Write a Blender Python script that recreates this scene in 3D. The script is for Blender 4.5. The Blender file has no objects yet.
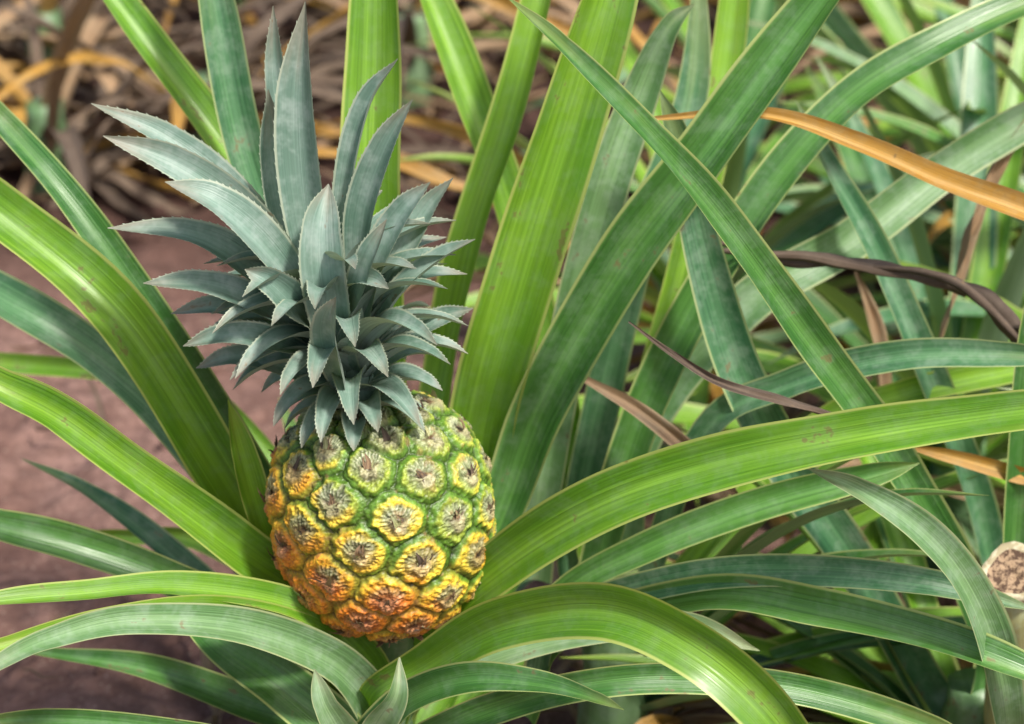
import bpy, math, random, bmesh
import numpy as np
from mathutils import Vector, noise, Matrix
random.seed(7); rng=np.random.default_rng(7)
sc=bpy.context.scene
COL=bpy.context.collection

# ------------------------------------------------------------------ node helpers
def newmat(name):
    m=bpy.data.materials.new(name); m.use_nodes=True
    nt=m.node_tree; nt.nodes.clear()
    return m,nt
class N:
    def __init__(s,nt): s.nt=nt
    def n(s,t,**k):
        x=s.nt.nodes.new(t)
        for a,b in k.items(): setattr(x,a,b)
        return x
    def put(s,sock,v):
        if isinstance(v,bpy.types.NodeSocket): s.nt.links.new(v,sock)
        elif v is not None: sock.default_value=v
    def math(s,op,a,b=None,c=None,clamp=False):
        x=s.n('ShaderNodeMath',operation=op,use_clamp=clamp)
        s.put(x.inputs[0],a)
        if b is not None: s.put(x.inputs[1],b)
        if c is not None: s.put(x.inputs[2],c)
        return x.outputs[0]
    def mix(s,f,a,b,mode='MIX'):
        x=s.n('ShaderNodeMix',data_type='RGBA',blend_type=mode)
        s.put(x.inputs[0],f); s.put(x.inputs[6],a); s.put(x.inputs[7],b)
        return x.outputs[2]
    def noise(s,vec,scale,detail=3,rough=.55):
        x=s.n('ShaderNodeTexNoise'); s.put(x.inputs['Vector'],vec)
        x.inputs['Scale'].default_value=scale;x.inputs['Detail'].default_value=detail;x.inputs['Roughness'].default_value=rough
        return x.outputs['Fac']
    def ramp(s,f,lo,hi,a=0.,b=1.):
        x=s.n('ShaderNodeMapRange',interpolation_type='SMOOTHSTEP'); s.put(x.inputs[0],f)
        for i,v in zip((1,2,3,4),(lo,hi,a,b)): x.inputs[i].default_value=v
        return x.outputs[0]
    def attr(s,name):
        x=s.n('ShaderNodeAttribute'); x.attribute_name=name; return x
def c4(c): return (c[0],c[1],c[2],1)

def leafmat(name,c1,c2,margin,back,tipc,bloom,rough=.33,transl=.22,tipamt=.5,veins=1.,bloomc=(.46,.58,.48)):
    m,nt=newmat(name); q=N(nt)
    uv=q.n('ShaderNodeUVMap'); uv.uv_map='UVMap'
    sep=q.n('ShaderNodeSeparateXYZ'); q.put(sep.inputs[0],uv.outputs[0])
    u,v=sep.outputs[0],sep.outputs[1]
    rnd=q.attr('rnd').outputs['Fac']; tn=q.attr('tn').outputs['Fac']
    geo=q.n('ShaderNodeNewGeometry'); tc=q.n('ShaderNodeTexCoord')
    cmb=q.n('ShaderNodeCombineXYZ')
    q.put(cmb.inputs[0],q.math('MULTIPLY',u,22.)); q.put(cmb.inputs[1],q.math('MULTIPLY',v,6.)); q.put(cmb.inputs[2],q.math('MULTIPLY',rnd,40.))
    streak=q.noise(cmb.outputs[0],1.,2,.65)
    cmb2=q.n('ShaderNodeCombineXYZ')
    q.put(cmb2.inputs[0],q.math('MULTIPLY',u,2.5)); q.put(cmb2.inputs[1],q.math('MULTIPLY',v,11.)); q.put(cmb2.inputs[2],q.math('MULTIPLY',rnd,90.))
    patch=q.noise(cmb2.outputs[0],1.,2,.6)
    ua=q.math('ABSOLUTE',q.math('SUBTRACT',u,.5))
    f=q.math('ADD',q.math('MULTIPLY',q.ramp(patch,.3,.7),.6),q.math('MULTIPLY',q.math('SUBTRACT',rnd,.5),.8))
    col=q.mix(q.math('ADD',f,.15,clamp=True),c4(c1),c4(c2))
    mid=q.ramp(ua,.02,.30,1.,0.)
    col=q.mix(q.math('MULTIPLY',mid,.30),col,c4([min(1,x*1.5+.02) for x in c2]))
    col=q.mix(q.ramp(streak,.32,.60,.45*veins,0.),col,c4([x*.55 for x in c1]))
    col=q.mix(q.ramp(streak,.55,.8,0.,.4*veins),col,c4([min(1,x*1.5+.03) for x in c2]))
    bl=q.noise(tc.outputs['Object'],60.,3,.75)
    col=q.mix(q.math('MULTIPLY',q.ramp(bl,.40,.70),bloom),col,c4(bloomc))
    tt=q.math('MULTIPLY',q.ramp(q.math('ADD',tn,q.math('MULTIPLY',q.math('SUBTRACT',patch,.5),.4)),.76,1.02),tipamt)
    col=q.mix(tt,col,c4(tipc))
    col=q.mix(q.math('MULTIPLY',q.ramp(ua,.440,.472),.8),col,c4(margin))
    col=q.mix(q.ramp(q.math('MULTIPLY',bl,q.math('ADD',patch,.5)),.68,.76,0.,.6),col,(.22,.14,.06,1))
    bk=q.mix(q.ramp(streak,.3,.7),c4(back),c4([x*.7 for x in back]))
    col=q.mix(q.math('MULTIPLY',geo.outputs['Backfacing'],.85),col,bk)
    bs=q.n('ShaderNodeBsdfPrincipled'); q.put(bs.inputs['Base Color'],col)
    q.put(bs.inputs['Roughness'],q.math('ADD',q.math('MULTIPLY',bl,.34),rough-.14))
    bs.inputs['Specular IOR Level'].default_value=.7
    bump=q.n('ShaderNodeBump'); bump.inputs['Strength'].default_value=.45; bump.inputs['Distance'].default_value=.0011
    q.put(bump.inputs['Height'],streak); q.put(bs.inputs['Normal'],bump.outputs[0])
    tr=q.n('ShaderNodeBsdfTranslucent'); q.put(tr.inputs[0],q.mix(1.,col,(1.,1.,.4,1),'MULTIPLY'))
    mx=q.n('ShaderNodeMixShader'); mx.inputs[0].default_value=transl
    q.put(mx.inputs[1],bs.outputs[0]); q.put(mx.inputs[2],tr.outputs[0])
    o=q.n('ShaderNodeOutputMaterial'); q.put(o.inputs[0],mx.outputs[0])
    return m
MK='budgyrktp'
MATS=[
 leafmat('leaf_bright_green',(.12,.32,.018),(.27,.50,.04),(.55,.62,.18),(.28,.40,.17),(.42,.46,.08),.10,transl=.28),
 leafmat('leaf_blue_green',(.045,.17,.075),(.13,.30,.13),(.48,.56,.26),(.28,.38,.28),(.32,.34,.12),.26),
 leafmat('leaf_deep_green',(.04,.16,.028),(.12,.30,.06),(.50,.58,.22),(.24,.35,.20),(.30,.34,.09),.14),
 leafmat('leaf_grey_green',(.13,.28,.10),(.25,.41,.19),(.50,.56,.30),(.32,.42,.29),(.37,.34,.20),.32,rough=.40),
 leafmat('leaf_yellowing',(.42,.21,.03),(.68,.38,.07),(.5,.3,.1),(.5,.33,.12),(.36,.15,.05),.12,rough=.5,transl=.3),
 leafmat('leaf_dry_brown',(.17,.10,.055),(.44,.28,.15),(.4,.3,.18),(.36,.25,.15),(.24,.14,.09),.10,rough=.7,transl=.1),
 leafmat('crown_leaf',(.115,.22,.165),(.225,.345,.285),(.44,.50,.38),(.38,.47,.41),(.34,.20,.13),.42,rough=.44,transl=.15,tipamt=.45,veins=.5,bloomc=(.48,.57,.54)),
 leafmat('dead_twig',(.065,.042,.028),(.17,.115,.075),(.17,.12,.08),(.16,.11,.075),(.1,.06,.04),.12,rough=.8,transl=.03,bloomc=(.35,.3,.24)),
 leafmat('cut_stalk_skin',(.34,.36,.14),(.50,.50,.24),(.5,.46,.3),(.4,.36,.2),(.5,.4,.2),.3,rough=.6,transl=.03),
]

# ------------------------------------------------------------------ ribbons
def catmull(P,per):
    P=np.array(P,float); n=len(P)
    E=np.vstack([2*P[0]-P[1],P,2*P[-1]-P[-2]])
    out=[]
    for i in range(n-1):
        p0,p1,p2,p3=E[i],E[i+1],E[i+2],E[i+3]
        for k in range(per):
            t=k/per
            out.append(.5*((2*p1)+(-p0+p2)*t+(2*p0-5*p1+4*p2-p3)*t*t+(-p0+3*p1-3*p2+p3)*t**3))
    out.append(P[-1]); return np.array(out)
class Ribbon:
    def __init__(s): s.v=[];s.f=[];s.uv=[];s.rnd=[];s.tn=[];s.mi=[]
    def leaf(s,pts,kind,hint=(0,-.8,.6),channel=.22,twist=0.,tw0=0.,per=9,na=9,teeth=0,wav=.04,crumple=0.):
        C=catmull(pts,per); P=C[:,:3]; W=np.maximum(C[:,3],.0006)
        if pts[-1][3]<=.0005:
            k=per
            wl=pts[-2][3]
            for j in range(k+1):
                W[-1-k+j]=max(.0006,wl*(1-(j/k)**1.6))
        T=np.gradient(P,axis=0); T/=np.linalg.norm(T,axis=1)[:,None]+1e-9
        L=np.concatenate([[0],np.cumsum(np.linalg.norm(np.diff(P,axis=0),axis=1))])
        n=len(P); h=np.array(hint,float); h/=np.linalg.norm(h)
        r=random.random(); mi=MK.index(kind); ph=random.random()*10
        b0=len(s.v)
        # side vectors, carried both ways from the middle of the blade so the upper face stays up
        raw=np.cross(T,h); ln=np.linalg.norm(raw,axis=1); SD=raw/(ln[:,None]+1e-9)
        m0=n//2+int(np.argmax(ln[n//2:max(n//2+1,int(n*.85))]))
        for rng_ in (range(m0+1,n),range(m0-1,-1,-1)):
            pv=SD[m0]
            for i in rng_:
                if ln[i]<.3: sd=pv-T[i]*np.dot(pv,T[i]); sd/=np.linalg.norm(sd)+1e-9
                else: sd=SD[i]
                if np.dot(sd,pv)<0: sd=-sd
                SD[i]=sd; pv=sd
        for i in range(n):
            sd=SD[i]
            nr=np.cross(sd,T[i]); fr=i/(n-1)
            a=tw0+twist*fr+.12*math.sin(ph+L[i]*14)
            sr=sd*math.cos(a)+nr*math.sin(a); nn=nr*math.cos(a)-sd*math.sin(a)
            w=W[i]
            for j in range(na):
                x=-1+2*j/(na-1)
                up=channel*w*(abs(x)**1.6)
                ed=wav*w*math.sin(ph+L[i]*55+(2.1 if x>0 else 0))*x*x
                if crumple: up+=crumple*w*noise.noise(Vector((x*1.5,L[i]*30,ph*7)))
                p=P[i]+sr*(x*w*.5*(1-channel*.25))+nn*(up+ed)
                s.v.append(tuple(p)); s.uv.append((j/(na-1),L[i])); s.rnd.append(r); s.tn.append(fr)
        for i in range(n-1):
            for j in range(na-1):
                a=b0+i*na+j
                s.f.append((a,a+1,a+na+1,a+na)); s.mi.append(mi)
        if teeth:
            for i in range(2,n-2):
                if W[i]<.004: continue
                for j,sg in ((0,-1),(na-1,1)):
                    a=np.array(s.v[b0+i*na+j]); b=np.array(s.v[b0+(i+1)*na+j]); c=np.array(s.v[b0+i*na+(na-1)//2])
                    o=a-c; o/=np.linalg.norm(o)+1e-9; d=b-a; dl=np.linalg.norm(d)+1e-9
                    base=a+d*.1; b2=a+d*min(.6,.0014/dl+.1); tip=a+o*teeth+d*min(.9,.0016/dl+.2)
                    k=len(s.v)
                    for pp in (base,b2,tip):
                        s.v.append(tuple(pp)); s.uv.append((.0 if sg<0 else 1.,L[i])); s.rnd.append(r); s.tn.append(.6)
                    s.f.append((k,k+1,k+2) if sg<0 else (k+1,k,k+2)); s.mi.append(mi)
    def tube(s,p0,p1,r0,r1,kind,seg=14,rings=8):
        p0=np.array(p0,float);p1=np.array(p1,float); t=p1-p0; t/=np.linalg.norm(t)
        a=np.cross(t,(0,1,0.1)); a/=np.linalg.norm(a); b=np.cross(t,a); b0=len(s.v); rr=random.random()
        for i in range(rings+1):
            f=i/rings
            for j in range(seg):
                th=2*math.pi*j/seg; q=r0+(r1-r0)*f; q*=1+.08*math.sin(i*2.3+j)
                s.v.append(tuple(p0+(p1-p0)*f+(a*math.cos(th)+b*math.sin(th))*q)); s.uv.append((.1+.3*abs(math.sin(th/2)),f*.1)); s.rnd.append(rr); s.tn.append(0.2)
        for i in range(rings):
            for j in range(seg):
                s.f.append((b0+i*seg+j,b0+i*seg+(j+1)%seg,b0+(i+1)*seg+(j+1)%seg,b0+(i+1)*seg+j)); s.mi.append(MK.index(kind))
        s.f.append(tuple(b0+rings*seg+j for j in range(seg))); s.mi.append(MK.index(kind))
    def stick(s,pts,kind,seg=7,per=10):
        # knobbly round twig following a curve; pts = x,y,z,diameter
        C=catmull(pts,per); P=C[:,:3]; W=np.maximum(C[:,3],.0008); T=np.gradient(P,axis=0); T/=np.linalg.norm(T,axis=1)[:,None]
        b0=len(s.v); rr=random.random(); n=len(P); a=np.cross(T[0],(0,1,.2)); L=0
        for i in range(n):
            a=a-T[i]*np.dot(a,T[i]); a/=np.linalg.norm(a); b=np.cross(T[i],a)
            if i: L+=np.linalg.norm(P[i]-P[i-1])
            k=1+.30*noise.noise(Vector((L*60,rr*30,0)))
            off=Vector((noise.noise(Vector((L*25,rr*9,3))),0,noise.noise(Vector((L*25,5,rr*9)))))*.004
            for j in range(seg):
                th=2*math.pi*j/seg; q=W[i]*.5*k*(1+.25*math.sin(2*th+L*40))
                s.v.append(tuple(P[i]+np.array(off)+(a*math.cos(th)+b*math.sin(th))*q)); s.uv.append((.08+.35*j/seg,L)); s.rnd.append(rr); s.tn.append(.3)
        for i in range(n-1):
            for j in range(seg): s.f.append((b0+i*seg+j,b0+i*seg+(j+1)%seg,b0+(i+1)*seg+(j+1)%seg,b0+(i+1)*seg+j)); s.mi.append(MK.index(kind))
    def obj(s,name,parent=None):
        me=bpy.data.meshes.new(name); me.from_pydata(s.v,[],s.f)
        ul=me.uv_layers.new(name='UVMap')
        li=np.zeros(len(me.loops),dtype=np.int32); me.loops.foreach_get('vertex_index',li)
        ul.data.foreach_set('uv',np.array(s.uv,dtype=np.float32)[li].ravel())
        for nm,dat in (('rnd',s.rnd),('tn',s.tn)):
            at=me.attributes.new(nm,'FLOAT','POINT'); at.data.foreach_set('value',np.array(dat,dtype=np.float32))
        for m in MATS: me.materials.append(m)
        me.polygons.foreach_set('material_index',np.array(s.mi,dtype=np.int32))
        me.polygons.foreach_set('use_smooth',np.ones(len(me.polygons),dtype=bool))
        me.update()
        o=bpy.data.objects.new(name,me); COL.objects.link(o)
        if parent: o.parent=parent
        return o
def mm(L): return [(x/1000,y/1000,z/1000,w/1000) for x,y,z,w in L]

# ------------------------------------------------------------------ explicit plants (world millimetres: x, y, z, blade width)
A=[
('b',[(-135,60,204,34),(-178,50,296,37),(-237,50,405,38),(-310,80,461,35),(-365,100,495,25),(-410,120,514,0)]),
('d',[(-125,90,194,23),(-173,90,296,25),(-226,100,389,24),(-274,120,455,21),(-319,150,496,17),(-357,170,529,0)]),
('u',[(-132,100,181,33),(-202,120,278,32),(-264,130,341,29),(-329,150,375,32),(-389,200,388,20),(-420,200,409,0)]),
('b',[(-114,20,213,31),(-165,0,274,32),(-226,-20,339,28),(-263,-30,377,26),(-294,-40,402,22),(-340,-30,425,0)]),
('d',[(-134,30,193,25),(-215,40,232,24),(-270,40,255,25),(-318,40,269,21),(-372,60,273,0)]),
('b',[(-87,-20,204,24),(-127,-40,256,21),(-193,-70,287,19),(-246,-100,300,16),(-288,-120,307,12),(-320,-130,306,0)]),
('g',[(-84,-30,182,30),(-108,-60,232,27),(-157,-90,272,24),(-216,-120,294,19),(-256,-150,300,14),(-278,-180,304,10),(-302,-200,299,0)]),
('b',[(-90,-10,190,22),(-125,-40,240,22),(-175,-75,275,18),(-232,-105,286,15),(-282,-135,288,10),(-315,-150,286,0)]),
('d',[(-107,-20,151,25),(-164,0,163,25),(-228,20,176,19),(-288,40,175,9),(-315,50,173,0)]),
('d',[(-98,-50,163,36),(-135,-40,199,34),(-172,-20,216,28),(-198,0,224,12),(-213,0,235,0)]),
('d',[(-120,-60,160,20),(-183,-100,206,14),(-264,-100,216,14),(-328,-100,213,0)]),
('g',[(-93,-110,190,26),(-98,-128,222,24),(-107,-136,250,15),(-112,-128,268,0)]),
('g',[(-85,-110,190,26),(-78,-126,226,23),(-66,-134,254,14),(-64,-122,272,1)]),
('b',[(-140,20,250,16),(-152,15,282,19),(-163,15,330,18),(-170,15,368,0)]),
('b',[(-73,100,181,32),(-81,120,317,35),(-88,140,447,40),(-85,160,532,38),(-83,180,603,25),(-81,200,661,0)]),
('u',[(-120,150,266,23),(-149,160,397,26),(-173,180,479,28),(-187,200,558,25),(-199,220,618,0)]),
('b',[(-94,150,244,18),(-139,200,381,20),(-191,220,457,27),(-237,250,509,27),(-278,280,554,20),(-305,300,582,0)]),
('b',[(-28,120,200,33),(-21,120,296,46),(5,120,401,48),(33,130,497,46),(56,140,577,38),(77,160,646,24),(92,170,692,0)]),
('d',[(-14,100,226,32),(18,110,315,38),(67,110,412,41),(121,110,491,38),(175,130,562,33),(215,140,615,18),(239,150,642,0)]),
('b',[(-49,200,278,27),(-28,220,380,29),(-1,250,460,27),(22,280,547,22),(32,300,596,0)]),
('b',[(-57,0,210,25),(-7,-30,280,33),(51,-60,337,36),(118,-80,373,35),(188,-100,400,31),(246,-110,416,26),(298,-120,428,22),(374,-120,433,0)]),
('b',[(-84,-50,200,18),(-52,-72,236,25),(-6,-108,287,32),(52,-150,320,34),(99,-185,317,34),(139,-200,286,32),(174,-200,230,22),(193,-200,192,0)]),
('d',[(-88,-70,180,24),(-62,-95,226,22),(-25,-120,256,20),(15,-140,266,15),(44,-158,268,8),(62,-168,266,0)]),
('g',[(-79,-10,173,25),(-25,-40,218,24),(34,-50,244,21),(99,-60,256,18),(147,-60,239,0)]),
('d',[(-79,-80,176,21),(-19,-100,221,21),(39,-120,252,19),(96,-120,257,19),(165,-120,249,19),(235,-120,226,17),(283,-120,202,0)]),
('b',[(-100,200,130,9),(-202,300,222,13),(-272,300,249,14),(-374,350,237,15),(-431,350,246,0)]),
('b',[(-110,150,120,13),(-209,200,167,14),(-268,230,158,11),(-307,250,150,0)]),
('r',[(-90,20,60,16),(-150,-20,70,20),(-230,-40,30,16),(-280,-20,8,0)]),
]
B=[
('b',[(33,250,239,28),(-1,270,381,29),(-29,300,456,30),(-56,330,518,27),(-76,350,568,0)]),
('g',[(19,160,224,27),(38,170,344,29),(60,180,438,30),(82,200,498,26),(99,200,539,15),(115,200,556,0)]),
('d',[(59,140,189,27),(90,150,303,29),(147,170,414,28),(210,200,485,28),(275,220,522,26),(343,250,543,22),(400,280,547,0)]),
('g',[(87,200,248,27),(153,220,336,32),(228,250,374,31),(291,280,413,30),(359,300,449,26),(411,300,477,0)]),
('d',[(30,40,216,19),(86,30,259,22),(153,30,289,23),(213,30,308,18),(249,30,318,0)]),
('u',[(30,0,224,18),(101,-20,264,21),(171,-40,281,21),(245,-60,284,18),(311,-60,266,0)]),
('d',[(30,0,210,21),(113,-30,258,25),(181,-60,265,27),(244,-80,258,26),(300,-100,246,21),(367,-100,216,0)]),
('u',[(121,120,288,19),(175,100,337,21),(241,80,366,21),(301,70,372,17),(348,60,373,0)]),
('b',[(195,200,248,18),(261,200,282,19),(347,200,304,19),(406,200,315,0)]),
('b',[(61,200,155,25),(95,240,259,28),(122,280,362,26),(144,330,446,25),(154,360,522,21),(157,380,567,0)]),
('u',[(40,200,155,25),(61,240,259,28),(87,260,370,26),(121,300,456,24),(127,340,557,0)]),
('r',[(48,140,322,5),(83,120,309,11),(122,105,281,12),(148,100,255,3)]),
]
Cc=[
('d',[(317,120,123,27),(283,90,217,28),(229,60,318,28),(173,40,403,27),(121,20,482,25),(72,0,547,19),(27,0,595,11),(-4,0,624,0)]),
('u',[(280,150,89,31),(224,130,194,33),(180,120,266,33),(145,120,338,31),(122,130,410,27),(105,140,480,18),(91,140,520,0)]),
('u',[(342,200,107,24),(317,200,202,25),(281,200,293,24),(245,220,372,21),(211,240,429,15),(187,250,474,0)]),
('g',[(300,-50,163,24),(283,-80,244,28),(260,-90,301,25),(230,-100,342,21),(195,-100,367,13),(165,-100,381,0)]),
('d',[(327,100,211,24),(326,100,284,23),(325,100,361,19),(326,100,430,0)]),
('y',[(372,100,262,8),(332,100,272,12),(286,100,286,10),(248,100,295,0)]),
]
STEM={'A':((-.085,.03),.17),'B':((.07,.16),.16),'C':((.315,.13),.10)}
def plant(tab,st):
    R=Ribbon(); (sx,sy),sz=STEM[st]
    R.tube((sx,sy,-.02),(sx,sy,sz),.026,.02,'g')
    for k,L in tab:
        P=mm(L); x,y,z,w=P[0]
        if k!='r' or z<.1:
            d=Vector((x-sx,y-sy,0)); dl=max(d.length,1e-4)
            g0=Vector((P[1][0]-x,P[1][1]-y,0))
            if dl>.015 and d.dot(g0)<.3*dl*g0.length:      # blade starts on the far side of the stem: sheath runs down
                P=[(x-g0.x*.25,y-g0.y*.25,z-.06,w*.9)]+P
            elif dl>.02 or z>sz:
                P=[(sx+d.x/dl*.012,sy+d.y/dl*.012,min(z-.02,max(.04,sz-.03-dl*.1)),w*.9)]+P
        R.leaf(P,k,hint=(random.uniform(-.2,.2),-.75,.65),channel=random.uniform(.22,.36),twist=random.uniform(-.35,.35),tw0=random.uniform(-.15,.15),per=9,crumple=.25 if k=='r' else .0)
    return R
def arch(R,cx,cy,cz,az,el,L,w,kind,droop,per=7,na=7,**kw):
    P=[]
    p=Vector((cx,cy,cz))+Vector((math.cos(az),math.sin(az),0))*.012
    e=el;n=6
    ws=[.85,.95,1,.92,.75,.45,0]
    sw=random.uniform(-.12,.12)
    for i in range(n+1):
        P.append((p.x,p.y,max(.004,p.z),w*ws[i]))
        e-=droop/n*(.5+i/n); az+=sw/n
        p=p+Vector((math.cos(az)*math.cos(e),math.sin(az)*math.cos(e),math.sin(e)))*(L/n)
    h=Vector((-math.cos(az)*.5*math.sin(el),-math.sin(az)*.5,1.0))
    R.leaf(P,kind,hint=tuple(h),channel=random.uniform(.18,.32),per=per,na=na,**kw)

RA=plant(A,'A')
for i in range(9):
    arch(RA,-.085,.05,.05,math.radians(random.uniform(20,160)),random.uniform(.5,1.0),random.uniform(.28,.42),.028,random.choice('bdu'),random.uniform(.6,1.2))
RA.obj('pineapple_plant')
RB=plant(B,'B')
for i in range(14):
    arch(RB,.07,.17,.05,math.radians(random.uniform(-60,150)),random.uniform(.45,1.25),random.uniform(.25,.42),.027,random.choice('bdbd'),random.uniform(.5,1.2))
for i in range(10):
    arch(RB,.07,.17,.03,math.radians(random.uniform(-60,60)),random.uniform(.1,.7),random.uniform(.2,.30),.018,random.choice('rry'),random.uniform(.6,1.4),crumple=.4,twist=random.uniform(-1.5,1.5))
RB.obj('pineapple_plant.001')
RC=plant(Cc,'C')
for i in range(18):
    arch(RC,.315,.14,.03,math.radians(random.uniform(-80,200)),random.uniform(.4,1.2),random.uniform(.25,.40),.026,random.choice('bdbd'),random.uniform(.5,1.2))
for i in range(12):
    arch(RC,.315,.14,.03,math.radians(random.uniform(-200,60)),random.uniform(.1,.8),random.uniform(.2,.32),.018,random.choice('rry'),random.uniform(.6,1.4),crumple=.4,twist=random.uniform(-1.5,1.5))
RC.obj('pineapple_plant.002')
def single(name,k,Ls,cr=.3,tw=.5):
    R=Ribbon()
    for L in Ls: R.leaf(mm(L),k,per=10,crumple=cr,twist=tw,channel=.35)
    return R.obj(name)
single('yellowed_leaf','y',[[(87,120,508,3),(153,120,511,9),(210,120,493,13),(268,120,467,16),(327,120,444,18),(372,120,428,3)]],.1,.2)
random.seed(4)
R=Ribbon()
for L in ([(130,150,408,4),(187,150,404,6),(240,150,394,8),(289,145,384,10),(318,140,362,12),(345,130,318,8)],
   [(225,152,396,4),(262,140,398,5),(300,130,380,5),(330,125,350,3)],
   [(130,155,412,3),(185,155,398,4),(240,155,398,4),(290,150,379,4)],
   [(318,140,362,6),(335,120,366,5),(370,110,350,3)]): R.stick(mm(L),'t')
R.obj('dead_twig')
single('dry_leaf','t',[[(69,20,417,1),(94,20,397,4),(124,20,377,6),(161,20,365,8),(191,20,355,6),(205,30,343,1)]],.5)
single('dry_leaf','r',[[(430,330,520,3),(350,300,440,10),(320,290,380,14),(300,280,300,12),(290,270,220,4)]],.5,2.)
single('dry_leaf','y',[[(300,420,560,3),(330,400,520,12),(380,380,500,14),(440,370,470,3)]],.4,1.)
single('dry_leaf','r',[[(240,300,330,3),(255,290,290,12),(262,280,240,14),(275,270,190,4)]],.5,1.4)

# ------------------------------------------------------------------ field plants behind
def rosette(name,cx,cy,seed,n=26,L=(.35,.6),w=.034,kinds='bdugbb',dry=12,z0=.03,dk='rryy'):
    random.seed(seed); R=Ribbon(); R.tube((cx,cy,-.02),(cx,cy,.1),.028,.02,'g')
    for i in range(n):
        f=i/n
        arch(R,cx,cy,z0+.08*f,i*2.39996+random.uniform(-.3,.3),.35+1.0*f+random.uniform(-.12,.12),random.uniform(*L)*(1-.15*f),w*random.uniform(.8,1.15),random.choice(kinds),random.uniform(.5,1.5)*(1.1-.6*f),per=5,na=5,twist=random.uniform(-.5,.5))
    for i in range(dry):
        arch(R,cx,cy,z0,random.uniform(0,6.28),random.uniform(.0,1.15),random.uniform(.2,.50),w*.55,random.choice(dk),random.uniform(.8,2.2),per=5,na=5,twist=random.uniform(-2,2),crumple=.5)
    return R.obj(name)
spots=[(.36,.50,26,(.35,.55)),(.56,.66,26,(.4,.6)),(.17,.80,18,(.3,.42)),(.45,.95,26,(.4,.6)),(.78,1.0,26,(.4,.6)),(.24,1.28,12,(.3,.42)),(.62,1.42,24,(.4,.6)),(.92,1.6,24,(.4,.6)),(.55,.22,24,(.35,.5)),(.33,1.85,20,(.4,.6))]
protos=[]
for i,(x,y,n,L) in enumerate(spots):
    protos.append(rosette('pineapple_plant',x,y,100+i,n,L))
protos.append(rosette('pineapple_plant',-.68,1.40,200,8,(.3,.45),.034,'bbyrt',14,dk='rttyr'))
for j,(x,y) in enumerate([(-.34,1.38),(-.55,1.62),(-.12,1.62),(-.80,1.75),(-.36,1.85),(-.02,1.95),(-.62,2.1),(-.2,2.25),(-.5,1.3)]):
    rosette('withered_pineapple_plant',x,y,300+j,6,(.28,.42),.028,'rtty',24,dk='rttttry')
random.seed(5)
for r in range(3):
    for k in range(-4,5):
        src=protos[(r*3+k)%10]
        o=bpy.data.objects.new('pineapple_plant',src.data); COL.objects.link(o)
        sx,sy=spots[(r*3+k)%10][:2]
        M=Matrix.Translation((k*.65+random.uniform(-.1,.1)+.2,2.9+r*1.0+random.uniform(-.1,.1),0))@Matrix.Rotation(random.uniform(0,6.28),4,'Z')@Matrix.Translation((-sx,-sy,0))
        o.matrix_world=M

# ------------------------------------------------------------------ pineapple fruit
pine=bpy.data.objects.new('pineapple_fruit',None); COL.objects.link(pine)
ctr=np.array([-.0785,0.,.2985]); tilt=math.radians(-6)
RX=np.array([math.cos(tilt),0,-math.sin(tilt)]); RZ=np.array([math.sin(tilt),0,math.cos(tilt)]); RY=np.array([0,1.,0])
a0=.0650; c0=.0730
def prof(t):
    nn=np.where(t<0,2.35,2.7)
    return a0*np.power(np.clip(1-np.power(np.abs(t),nn),0,1),1/np.where(t<0,2.05,2.2))
def axis2world(x,y,z):
    return ctr+np.outer(x,RX)+np.outer(y,RY)+np.outer(z,RZ)
NT,NS=540,420
tt=-np.cos(np.linspace(0,math.pi,4001)); rr=prof(tt); zz=tt*c0
S=np.concatenate([[0],np.cumsum(np.hypot(np.diff(rr),np.diff(zz)))]); ST=S[-1]
def at(s): return np.interp(s,S,rr),np.interp(s,S,zz)
dh=.00236; eyes=[]
i=0
while True:
    s=.012+i*dh
    if s>ST-.012: break
    eyes.append((i*2.39996323+1.0,s)); i+=1
E=np.array(eyes); er,ez=at(E[:,1]); EP=np.stack([er*np.cos(E[:,0]),er*np.sin(E[:,0]),ez],1)
ne=len(EP)
ss=np.linspace(0,ST,NS); gr,gz=at(ss); th=np.linspace(0,2*math.pi,NT,endpoint=False)
TH,SI=np.meshgrid(th,np.arange(NS)); r=gr[SI];z=gz[SI]
P=np.stack([r*np.cos(TH),r*np.sin(TH),z],-1).reshape(-1,3)
dr=np.gradient(gr,ss);dz=np.gradient(gz,ss); nl=np.hypot(dr,dz)+1e-9
nr_=(dz/nl)[SI];nz_=(-dr/nl)[SI]
NRM=np.stack([nr_*np.cos(TH),nr_*np.sin(TH),nz_],-1).reshape(-1,3)
UPV=np.stack([(dr/nl)[SI]*np.cos(TH),(dr/nl)[SI]*np.sin(TH),(dz/nl)[SI]],-1).reshape(-1,3)
TAN=np.stack([-np.sin(TH),np.cos(TH),0*TH],-1).reshape(-1,3)
def sst(x,a,b):
    t=np.clip((x-a)/(b-a),0,1); return t*t*(3-2*t)
def vn(P,sc,o=0.):
    nf=noise.noise
    return np.array([nf(Vector((a*sc+o,b*sc,c*sc))) for a,b,c in P.tolist()])
n1=vn(P,60); n2=vn(P,240,5.); n3=vn(P,800,9.)
jit=rng.normal(0,.0015,(ne,3)); EPj=EP+jit
PW=P+TAN*(n2*.0016)[:,None]+UPV*(np.roll(n2,37)*.0016)[:,None]
D=np.empty((len(P),ne),dtype=np.float32)
for k in range(ne): D[:,k]=np.linalg.norm((PW-EPj[k])*np.array([1,1,1.12]),axis=1)
idx=np.argpartition(D,2,axis=1)[:,:3]
dd=np.take_along_axis(D,idx,1); o=np.argsort(dd,1); idx=np.take_along_axis(idx,o,1); dd=np.take_along_axis(dd,o,1)
d1,d2,d3=dd[:,0],dd[:,1],dd[:,2]; id1=idx[:,0]
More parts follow.
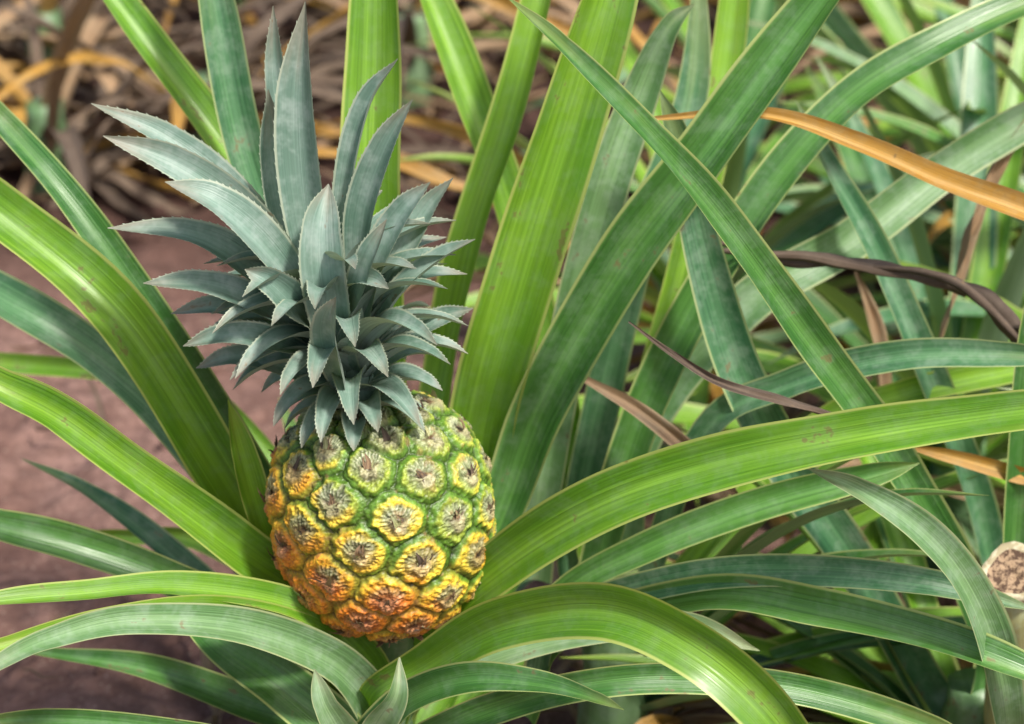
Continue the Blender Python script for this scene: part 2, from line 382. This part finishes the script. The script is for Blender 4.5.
sep_=np.linalg.norm(EPj[idx[:,0]]-EPj[idx[:,1]],axis=1); sep3=np.linalg.norm(EPj[idx[:,0]]-EPj[idx[:,2]],axis=1)+1e-6
e2=(d2**2-d1**2)/(sep_**2); e3=(d3**2-d1**2)/(sep3**2)
e=np.clip(-np.log(np.exp(-9*e2)+np.exp(-9*e3))/9,0,1)
off=PW-EPj[id1]; lu=(off*TAN).sum(1)/.0150; lv=(off*UPV).sum(1)/.0138; rad=np.hypot(lu,lv)
ang=np.arctan2(lv+.15,lu)
er_=rng.random(ne)[id1]; er2=rng.random(ne)[id1]; er3=rng.random(ne)[id1]
streak=np.clip(np.sin(ang*23+n1*8+er_*20+n2*3)*.5+.5+n3*.5,0,1)
bract=sst(-lv,-.06,.14)*(1-sst(rad,.45,.80))*(1-sst(np.abs(lu)/(1.0+lv.clip(-1,0)*.9+1e-3),.32,.52))
core=1-sst(rad+n2*.1,.06,.24)
H=.0046*np.power(np.clip(e,0,1),.50)*(1-.12*er2)+.0009*sst(e,.12,.24)*(1-sst(e,.26,.46))-.0022*sst(1-rad,.45,.95)*(.6+.6*er3)
H+=bract*.0016+(.0009*(streak-.5))*sst(e,.15,.4)*(1-core)+n2*.0011+n3*.0005
fade=sst(np.repeat(ss,NT),0,.01)*(1-sst(np.repeat(ss,NT),ST-.008,ST))
Q=P+NRM*(H*fade)[:,None]
W=axis2world(Q[:,0],Q[:,1],Q[:,2])
f=np.arange(NS*NT).reshape(NS,NT)
F=np.stack([f[:-1],np.roll(f,-1,1)[:-1],np.roll(f,-1,1)[1:],f[1:]],-1).reshape(-1,4)
me=bpy.data.meshes.new('fruit_body'); me.from_pydata(W.tolist(),[],F.tolist())
def L3(a,b,f): return a*(1-f[:,None])+b*f[:,None]
V=lambda *c: np.array(c)[None,:]
zl=P[:,2]/c0; xl=P[:,0]/a0
ripe=np.clip(.53-.60*zl-.40*xl+(er_-.5)*.40+n1*.40,0,1)
green=V(.10,.21,.022); yel=V(.36,.33,.035); org=V(.60,.26,.03)
edge=L3(green,yel,sst(ripe,.30,.65)); edge=L3(edge,org,sst(ripe,.65,.95)*.7)
shoulder=L3(V(.30,.38,.05),V(.78,.58,.06),sst(ripe,.05,.32)); shoulder=L3(shoulder,V(.86,.42,.035),sst(ripe,.38,.65)); shoulder=L3(shoulder,V(.84,.25,.025),sst(ripe,.65,1.))
inner=L3(V(.26,.31,.11),V(.60,.42,.09),sst(ripe,.15,.5)); inner=L3(inner,V(.72,.19,.03),sst(ripe,.52,.95))
col=L3(edge*.45,edge,sst(e,.0,.09))
wgr=.06*(1-sst(ripe,.3,.7))
col=L3(col,shoulder,sst(e+n2*.10-wgr,.09,.25))
col=L3(col,inner,(1-sst(rad+n2*.14,.48,.76)))
fan=(1-sst(rad+n2*.18,.52,.80))*(.22+.78*sst(lv,-.20,.25))*(1-.60*sst(ripe,.50,.95))*(.65+.45*er3)
fib=L3(V(.13,.17,.07),V(.44,.46,.31),streak)
col=L3(col,fib,np.clip(fan*.85,0,1))
ringd=np.exp(-((rad-.62-n2*.12)/.06)**2)*(.5+.5*er2); col=L3(col,L3(V(.16,.20,.05),V(.46,.14,.03),sst(ripe,.3,.8)),ringd*.55)
col=L3(col,V(.58,.44,.31)*(.65+.5*er2[:,None]),bract*.36)
col=L3(col,V(.10,.05,.028),core*.8)
sl=np.exp(-(lv+.02-.35*lu**2+.03*n2)**2/.0028)*(1-sst(np.abs(lu),.30,.50)); col=L3(col,V(.10,.05,.03),sl*.72)
scar=sst(n1*.5+n2*.7,.28,.45); col=L3(col,V(.24,.12,.06),scar*.45)
col=col*(1+.6*n2[:,None]+.6*n3[:,None])*(.85+.3*er2[:,None]); col=np.clip(col,0.005,.9)
ca=me.color_attributes.new('Col','FLOAT_COLOR','POINT')
ca.data.foreach_set('color',np.hstack([col,np.ones((len(col),1))]).astype(np.float32).ravel())
me.polygons.foreach_set('use_smooth',np.ones(len(me.polygons),dtype=bool))
m,nt=newmat('pineapple_rind'); q=N(nt); bs=q.n('ShaderNodeBsdfPrincipled'); at_=q.attr('Col'); tc=q.n('ShaderNodeTexCoord')
nz=q.noise(tc.outputs['Object'],900.,2,.7)
q.put(bs.inputs['Base Color'],q.mix(q.ramp(nz,.55,.8,0.,.30),at_.outputs['Color'],(.56,.48,.34,1)))
q.put(bs.inputs['Roughness'],q.math('ADD',q.math('MULTIPLY',nz,.4),.20))
bu=q.n('ShaderNodeBump'); bu.inputs['Strength'].default_value=.45; bu.inputs['Distance'].default_value=.0007; q.put(bu.inputs['Height'],nz); q.put(bs.inputs['Normal'],bu.outputs[0])
oo=q.n('ShaderNodeOutputMaterial'); q.put(oo.inputs[0],bs.outputs[0]); me.materials.append(m)
ob=bpy.data.objects.new('fruit_body',me); COL.objects.link(ob); ob.parent=pine
R=Ribbon(); random.seed(3)
for k in range(ne):
    tk=E[k,0]; s=E[k,1]; di=np.interp(s,ss,dr/nl); dzi=np.interp(s,ss,dz/nl)
    nv=np.array([dzi*math.cos(tk),dzi*math.sin(tk),-di]); uv_=np.array([di*math.cos(tk),di*math.sin(tk),dzi]); tv=np.array([-math.sin(tk),math.cos(tk),0])
    for b in range(random.choice([2,3,4,6])):
        sx=random.uniform(-.0045,.0045) if b else random.uniform(-.001,.001)
        L=random.uniform(.006,.0115)*(1 if b==0 else .65)
        base=EPj[k]+nv*.0028-uv_*random.uniform(.000,.0040)+tv*sx
        an=sx*150+random.uniform(-.35,.35)
        dirv=uv_*math.cos(an)+tv*math.sin(an)
        mid=base+dirv*L*.5+nv*random.uniform(.0008,.0030)
        tip=mid+dirv*L*.45+nv*random.uniform(-.001,.0028)+tv*random.uniform(-.002,.002)
        pts=[]
        for p,w in ((base,.0050 if b==0 else .0018),(mid,.0030 if b==0 else .0011),(tip,0)):
            pw=axis2world(np.array([p[0]]),np.array([p[1]]),np.array([p[2]]))[0]; pts.append((*pw,w))
        hn=nv[0]*RX+nv[1]*RY+nv[2]*RZ
        R.leaf(pts,random.choice('rrrttp'),hint=tuple(hn),per=4,na=3,channel=.2)
R.obj('bracts',pine)
# crown
K=[
[(-104,0,421,12),(-117,0,484,26),(-121,10,553,25),(-116,20,614,0)],
[(-113,10,416,12),(-129,10,473,22),(-138,20,519,19),(-139,20,562,0)],
[(-114,30,427,12),(-130,40,499,15),(-137,50,557,13),(-137,50,602,0)],
[(-98,10,429,12),(-95,20,494,18),(-83,30,546,17),(-65,30,577,0)],
[(-90,0,434,12),(-86,0,490,21),(-73,0,532,18),(-56,0,563,0)],
[(-85,-10,432,12),(-78,-20,470,19),(-63,-20,501,16),(-46,-20,521,0)],
[(-82,10,416,12),(-69,10,454,18),(-51,20,485,15),(-34,20,508,0)],
[(-80,0,414,12),(-65,-10,447,17),(-43,-10,468,14),(-21,-10,482,0)],
[(-81,0,401,12),(-60,10,413,17),(-42,10,423,14),(-23,10,430,0)],
[(-101,-18,414,20),(-107,-30,462,28),(-108,-26,494,24),(-104,-10,516,0)],
[(-96,-22,392,20),(-99,-44,424,28),(-101,-56,448,23),(-98,-60,468,0)],
[(-115,20,431,12),(-158,20,494,21),(-198,30,527,17),(-242,30,550,0)],
[(-113,0,437,12),(-149,-10,494,24),(-188,-10,527,20),(-230,-10,545,0)],
[(-111,-10,435,12),(-141,-30,487,27),(-166,-35,514,23),(-194,-30,525,0)],
[(-113,0,424,12),(-151,-10,464,24),(-184,-10,484,19),(-231,-10,489,0)],
[(-115,0,414,12),(-150,-20,447,22),(-179,-20,458,17),(-211,-20,459,0)],
[(-113,0,406,12),(-146,0,426,20),(-173,0,434,15),(-199,0,431,0)],
[(-112,0,396,12),(-140,-30,426,19),(-165,-30,430,14),(-189,-30,424,0)],
[(-110,0,385,12),(-141,0,400,18),(-165,0,403,13),(-186,0,396,0)],
[(-100,-10,420,14),(-88,-34,455,22),(-80,-40,482,18),(-70,-36,505,0)],
[(-108,-10,420,14),(-124,-34,452,22),(-136,-44,470,17),(-150,-44,478,0)],
]
R=Ribbon(); random.seed(11)
O=np.array([-.087,0,.357]); AX=np.array([-.17,.0,.985]); X2=np.array([.985,0,.17]); Y2=np.array([0,1.,0])
for L in K:
    P_=mm(L); x,y,z,w=P_[0]
    h=max(0,min(.085,(z-.358)*.75-.012)); c=O+AX*h
    P_=[(c[0],c[1],c[2],.014)]+P_
    cx=P_[2][0]-c[0]
    hint=(-cx*3+random.uniform(-.35,.35),-.6,.75)
    R.leaf(P_,'k',hint=hint,channel=random.uniform(.24,.36),twist=random.uniform(-.35,.35),per=9,na=9,teeth=.0008,wav=.03)
NK=74
for i in range(NK):
    f=i/(NK-1); az=i*2.39996+.4
    h=.078*f**.9
    el=math.radians(-8+56*f**1.1+random.uniform(-8,8)); L=(.034+.054*min(1,f*1.6)+random.uniform(-.005,.006)); w=.0185+.005*min(1,f*1.5)
    if f<.12: L*=.85
    c=O+AX*h; rad_=X2*math.cos(az)+Y2*math.sin(az)
    pts=[];p=c+rad_*.007; e_=el+.45
    ws=[.75,1.,.88,.55,0]
    for k in range(5):
        pts.append((p[0],p[1],p[2],w*ws[k]))
        p=p+(rad_*math.cos(e_)+AX*math.sin(e_))*(L/4)
        e_-=[.30,.48,.35,-.3][k] if k<4 else 0
    R.leaf(pts,'k',hint=tuple(AX*1.0-rad_*.35),channel=random.uniform(.22,.34),per=7,na=7,teeth=.0007,wav=.03,twist=random.uniform(-.35,.35))
R.tube(O-AX*.01,O+AX*.10,.013,.006,'k')
R.obj('crown_leaves',pine)
R=Ribbon(); R.tube((-.083,.025,.10),tuple(ctr-RZ*.066),.012,.014,'g'); R.obj('peduncle',pine)

# ------------------------------------------------------------------ cut stalk at right
random.seed(9)
R=Ribbon(); p1=np.array([.312,.03,.236]); p0=np.array([.345,.12,.02])
stalk=bpy.data.objects.new('cut_stalk',None); COL.objects.link(stalk)
R.tube(tuple(p0),tuple(p1),.020,.0165,'p',seg=20); R.obj('stalk',stalk)
def cmat(name,ca,cb,sc_):
    m,nt=newmat(name); q=N(nt); bs=q.n('ShaderNodeBsdfPrincipled'); tc=q.n('ShaderNodeTexCoord')
    x=q.noise(tc.outputs['Object'],sc_,3,.7); q.put(bs.inputs['Base Color'],q.mix(q.ramp(x,.42,.6),ca,cb)); bs.inputs['Roughness'].default_value=.8
    oo=q.n('ShaderNodeOutputMaterial'); q.put(oo.inputs[0],bs.outputs[0]); return m
pale=cmat('cut_rim',(.42,.36,.22,1),(.62,.57,.40,1),200.); core_m=cmat('cut_core',(.09,.05,.03,1),(.42,.29,.18,1),260.)
c=p1+np.array([-.002,-.006,.008]); nrm=np.array([-.25,-.6,.75]); nrm/=np.linalg.norm(nrm)
a=np.cross(nrm,(0,1,.2)); a/=np.linalg.norm(a); b=np.cross(nrm,a); v=[];f=[];mi=[]; sg=30
rings=[(1.0,-.012),(1.08,-.002),(1.02,.002),(.80,.001),(.60,-.001),(.38,.0005),(.15,-.002)]
for ri,hh in rings:
    for j in range(sg):
        t=2*math.pi*j/sg; q_=.0185*ri*(1+.08*math.sin(3*t+1)+random.uniform(-.03,.03))
        v.append(tuple(c+(a*math.cos(t)+b*math.sin(t))*q_+nrm*(hh+random.uniform(-.0007,.0007))))
for i in range(len(rings)-1):
    for j in range(sg): f.append((i*sg+j,i*sg+(j+1)%sg,(i+1)*sg+(j+1)%sg,(i+1)*sg+j)); mi.append(0 if i<3 else 1)
f.append(tuple((len(rings)-1)*sg+j for j in range(sg))); mi.append(1)
me=bpy.data.meshes.new('cut_face'); me.from_pydata(v,[],f); me.materials.append(pale); me.materials.append(core_m); me.polygons.foreach_set('material_index',mi)
me.polygons.foreach_set('use_smooth',np.ones(len(me.polygons),dtype=bool))
o=bpy.data.objects.new('cut_face',me); COL.objects.link(o); o.parent=stalk

# ------------------------------------------------------------------ ground
def soilh(x,y):
    v=Vector((x,y,0)); d=math.hypot(x,y)
    h=.022*noise.noise(v*3)+.012*noise.noise(v*11)+.010*abs(noise.noise(v*26))+.005*noise.noise(v*70)
    return h*min(1,8/max(d,.01))-.004
n=340; u=np.linspace(-1,1,n); g=1.3*u+200*np.sign(u)*np.abs(u)**13
v=[]
for yy in g+.8:
    for xx in g: v.append((xx,yy,soilh(xx,yy) if abs(xx)<6 and abs(yy)<7 else 0))
f=[(j*n+i,j*n+i+1,(j+1)*n+i+1,(j+1)*n+i) for j in range(n-1) for i in range(n-1)]
me=bpy.data.meshes.new('ground'); me.from_pydata(v,[],f); me.polygons.foreach_set('use_smooth',np.ones(len(me.polygons),dtype=bool))
m,nt=newmat('red_soil'); q=N(nt); bs=q.n('ShaderNodeBsdfPrincipled'); tc=q.n('ShaderNodeTexCoord')
P0=tc.outputs['Object']
a=q.noise(P0,4.,3,.6); b=q.noise(P0,45.,4,.7); c=q.noise(P0,220.,2,.6)
col=q.mix(q.ramp(a,.35,.65),(.19,.105,.085,1),(.31,.19,.16,1)); col=q.mix(q.ramp(b,.35,.7,.7,0.),col,(.09,.05,.042,1)); col=q.mix(q.ramp(c,.6,.75,0.,.6),col,(.46,.34,.28,1))
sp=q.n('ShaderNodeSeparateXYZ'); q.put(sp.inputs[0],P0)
dm=q.math('MULTIPLY',q.ramp(q.math('ADD',sp.outputs[1],q.math('MULTIPLY',a,.5)),1.15,1.45),.85)  # darker mulch tone farther back, with the shade there put into the colour
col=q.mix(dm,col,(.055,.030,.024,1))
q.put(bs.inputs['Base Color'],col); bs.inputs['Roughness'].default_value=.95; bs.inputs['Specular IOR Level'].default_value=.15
bu=q.n('ShaderNodeBump'); bu.inputs['Strength'].default_value=.9; bu.inputs['Distance'].default_value=.008; q.put(bu.inputs['Height'],b); q.put(bs.inputs['Normal'],bu.outputs[0])
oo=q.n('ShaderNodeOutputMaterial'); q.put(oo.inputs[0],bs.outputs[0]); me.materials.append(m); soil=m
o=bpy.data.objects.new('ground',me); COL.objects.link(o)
random.seed(21)
bm=bmesh.new()
for i in range(900):
    x=random.uniform(-1.0,1.1);y=random.uniform(-.3,2.3); r=random.uniform(.003,.012)*(1.7 if random.random()<.06 else 1)
    res=bmesh.ops.create_icosphere(bm,subdivisions=1 if r<.007 else 2,radius=r)
    sx,sy,sz=random.uniform(.7,1.3),random.uniform(.7,1.3),random.uniform(.5,.9); ph=random.uniform(0,50)
    for vv in res['verts']:
        k=1+.45*noise.noise(vv.co/r*1.3+Vector((ph,0,0)))
        vv.co=Vector((vv.co.x*sx*k+x,vv.co.y*sy*k+y,vv.co.z*sz*k+soilh(x,y)+r*.25))
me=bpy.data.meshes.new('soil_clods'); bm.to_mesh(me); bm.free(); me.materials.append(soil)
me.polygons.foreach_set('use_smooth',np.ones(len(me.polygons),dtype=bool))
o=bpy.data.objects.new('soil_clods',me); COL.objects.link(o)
# litter
R=Ribbon(); random.seed(31)
for i in range(860):
    q1=random.random()
    if q1<.55: x=random.uniform(-.02,1.1); y=random.uniform(-.25,1.9); kk='rrrrryyt'
    elif q1<.8: x=random.uniform(-1.2,.2); y=random.uniform(1.2,2.5); kk='rrttttt'
    elif q1<.84: x=random.uniform(-.6,-.1); y=random.uniform(.2,1.1); kk='rt'
    else: x=random.gauss(-.1,.22); y=random.gauss(.08,.16); kk='rrrrt'
    if .84<=q1 and x<-.05 and .25<y<1.15: continue
    az=random.uniform(0,6.28); L=random.uniform(.05,.28); w=random.uniform(.004,.018); pts=[]; z=soilh(x,y)+random.uniform(.006,.035)
    if q1<.84 and q1>=.8: L*=.4; w*=.5
    cu=random.uniform(-2.5,2.5)
    for k in range(5):
        pts.append((x,y,max(z+.035*math.sin(k*1.2+i)*random.uniform(.2,1)*min(1,L*5),soilh(x,y)+.004),w*[.5,1,1,.8,.0][k])); x+=math.cos(az)*L/4;y+=math.sin(az)*L/4;az+=cu/4*random.uniform(.3,1)
    R.leaf(pts,random.choice(kk),hint=(random.uniform(-.5,.5),random.uniform(-.5,.5),1),per=4,na=5,channel=random.uniform(.1,.6),twist=random.uniform(-2.5,2.5),crumple=.6)
R.obj('dry_leaf_litter')

# ------------------------------------------------------------------ light, sky, camera
w=bpy.data.worlds.new("World"); sc.world=w; w.use_nodes=True; nt=w.node_tree
bg=nt.nodes.get('Background') or nt.nodes.new('ShaderNodeBackground')
sk=nt.nodes.new('ShaderNodeTexSky'); sk.sky_type='NISHITA'; sk.sun_disc=False
SE,SAZ=math.radians(56),math.radians(140)
sk.sun_elevation=SE; sk.sun_rotation=SAZ; sk.dust_density=4; sk.ozone_density=.5
nt.links.new(sk.outputs[0],bg.inputs[0]); bg.inputs[1].default_value=.145
sd=bpy.data.lights.new('sun','SUN'); sd.energy=4.6; sd.angle=math.radians(7); sd.color=(1,.95,.86)
so=bpy.data.objects.new('sun',sd); COL.objects.link(so)
dirv=Vector((math.sin(SAZ)*math.cos(SE),math.cos(SAZ)*math.cos(SE),math.sin(SE)))
so.rotation_euler=dirv.to_track_quat('Z','Y').to_euler(); so.location=dirv*5
cd=bpy.data.cameras.new('Camera'); cam=bpy.data.objects.new('Camera',cd); COL.objects.link(cam); sc.camera=cam
cd.sensor_width=36; cd.lens=2720*36/1024; cd.clip_start=.05; cd.clip_end=1000
cam.location=(0,-1.6*math.cos(math.radians(25)),.4+1.6*math.sin(math.radians(25))); cam.rotation_euler=(math.radians(65),0,0)
cd.dof.use_dof=True; cd.dof.focus_distance=1.53; cd.dof.aperture_fstop=8
sc.view_settings.view_transform='Standard'; sc.view_settings.look='None'; sc.view_settings.exposure=0
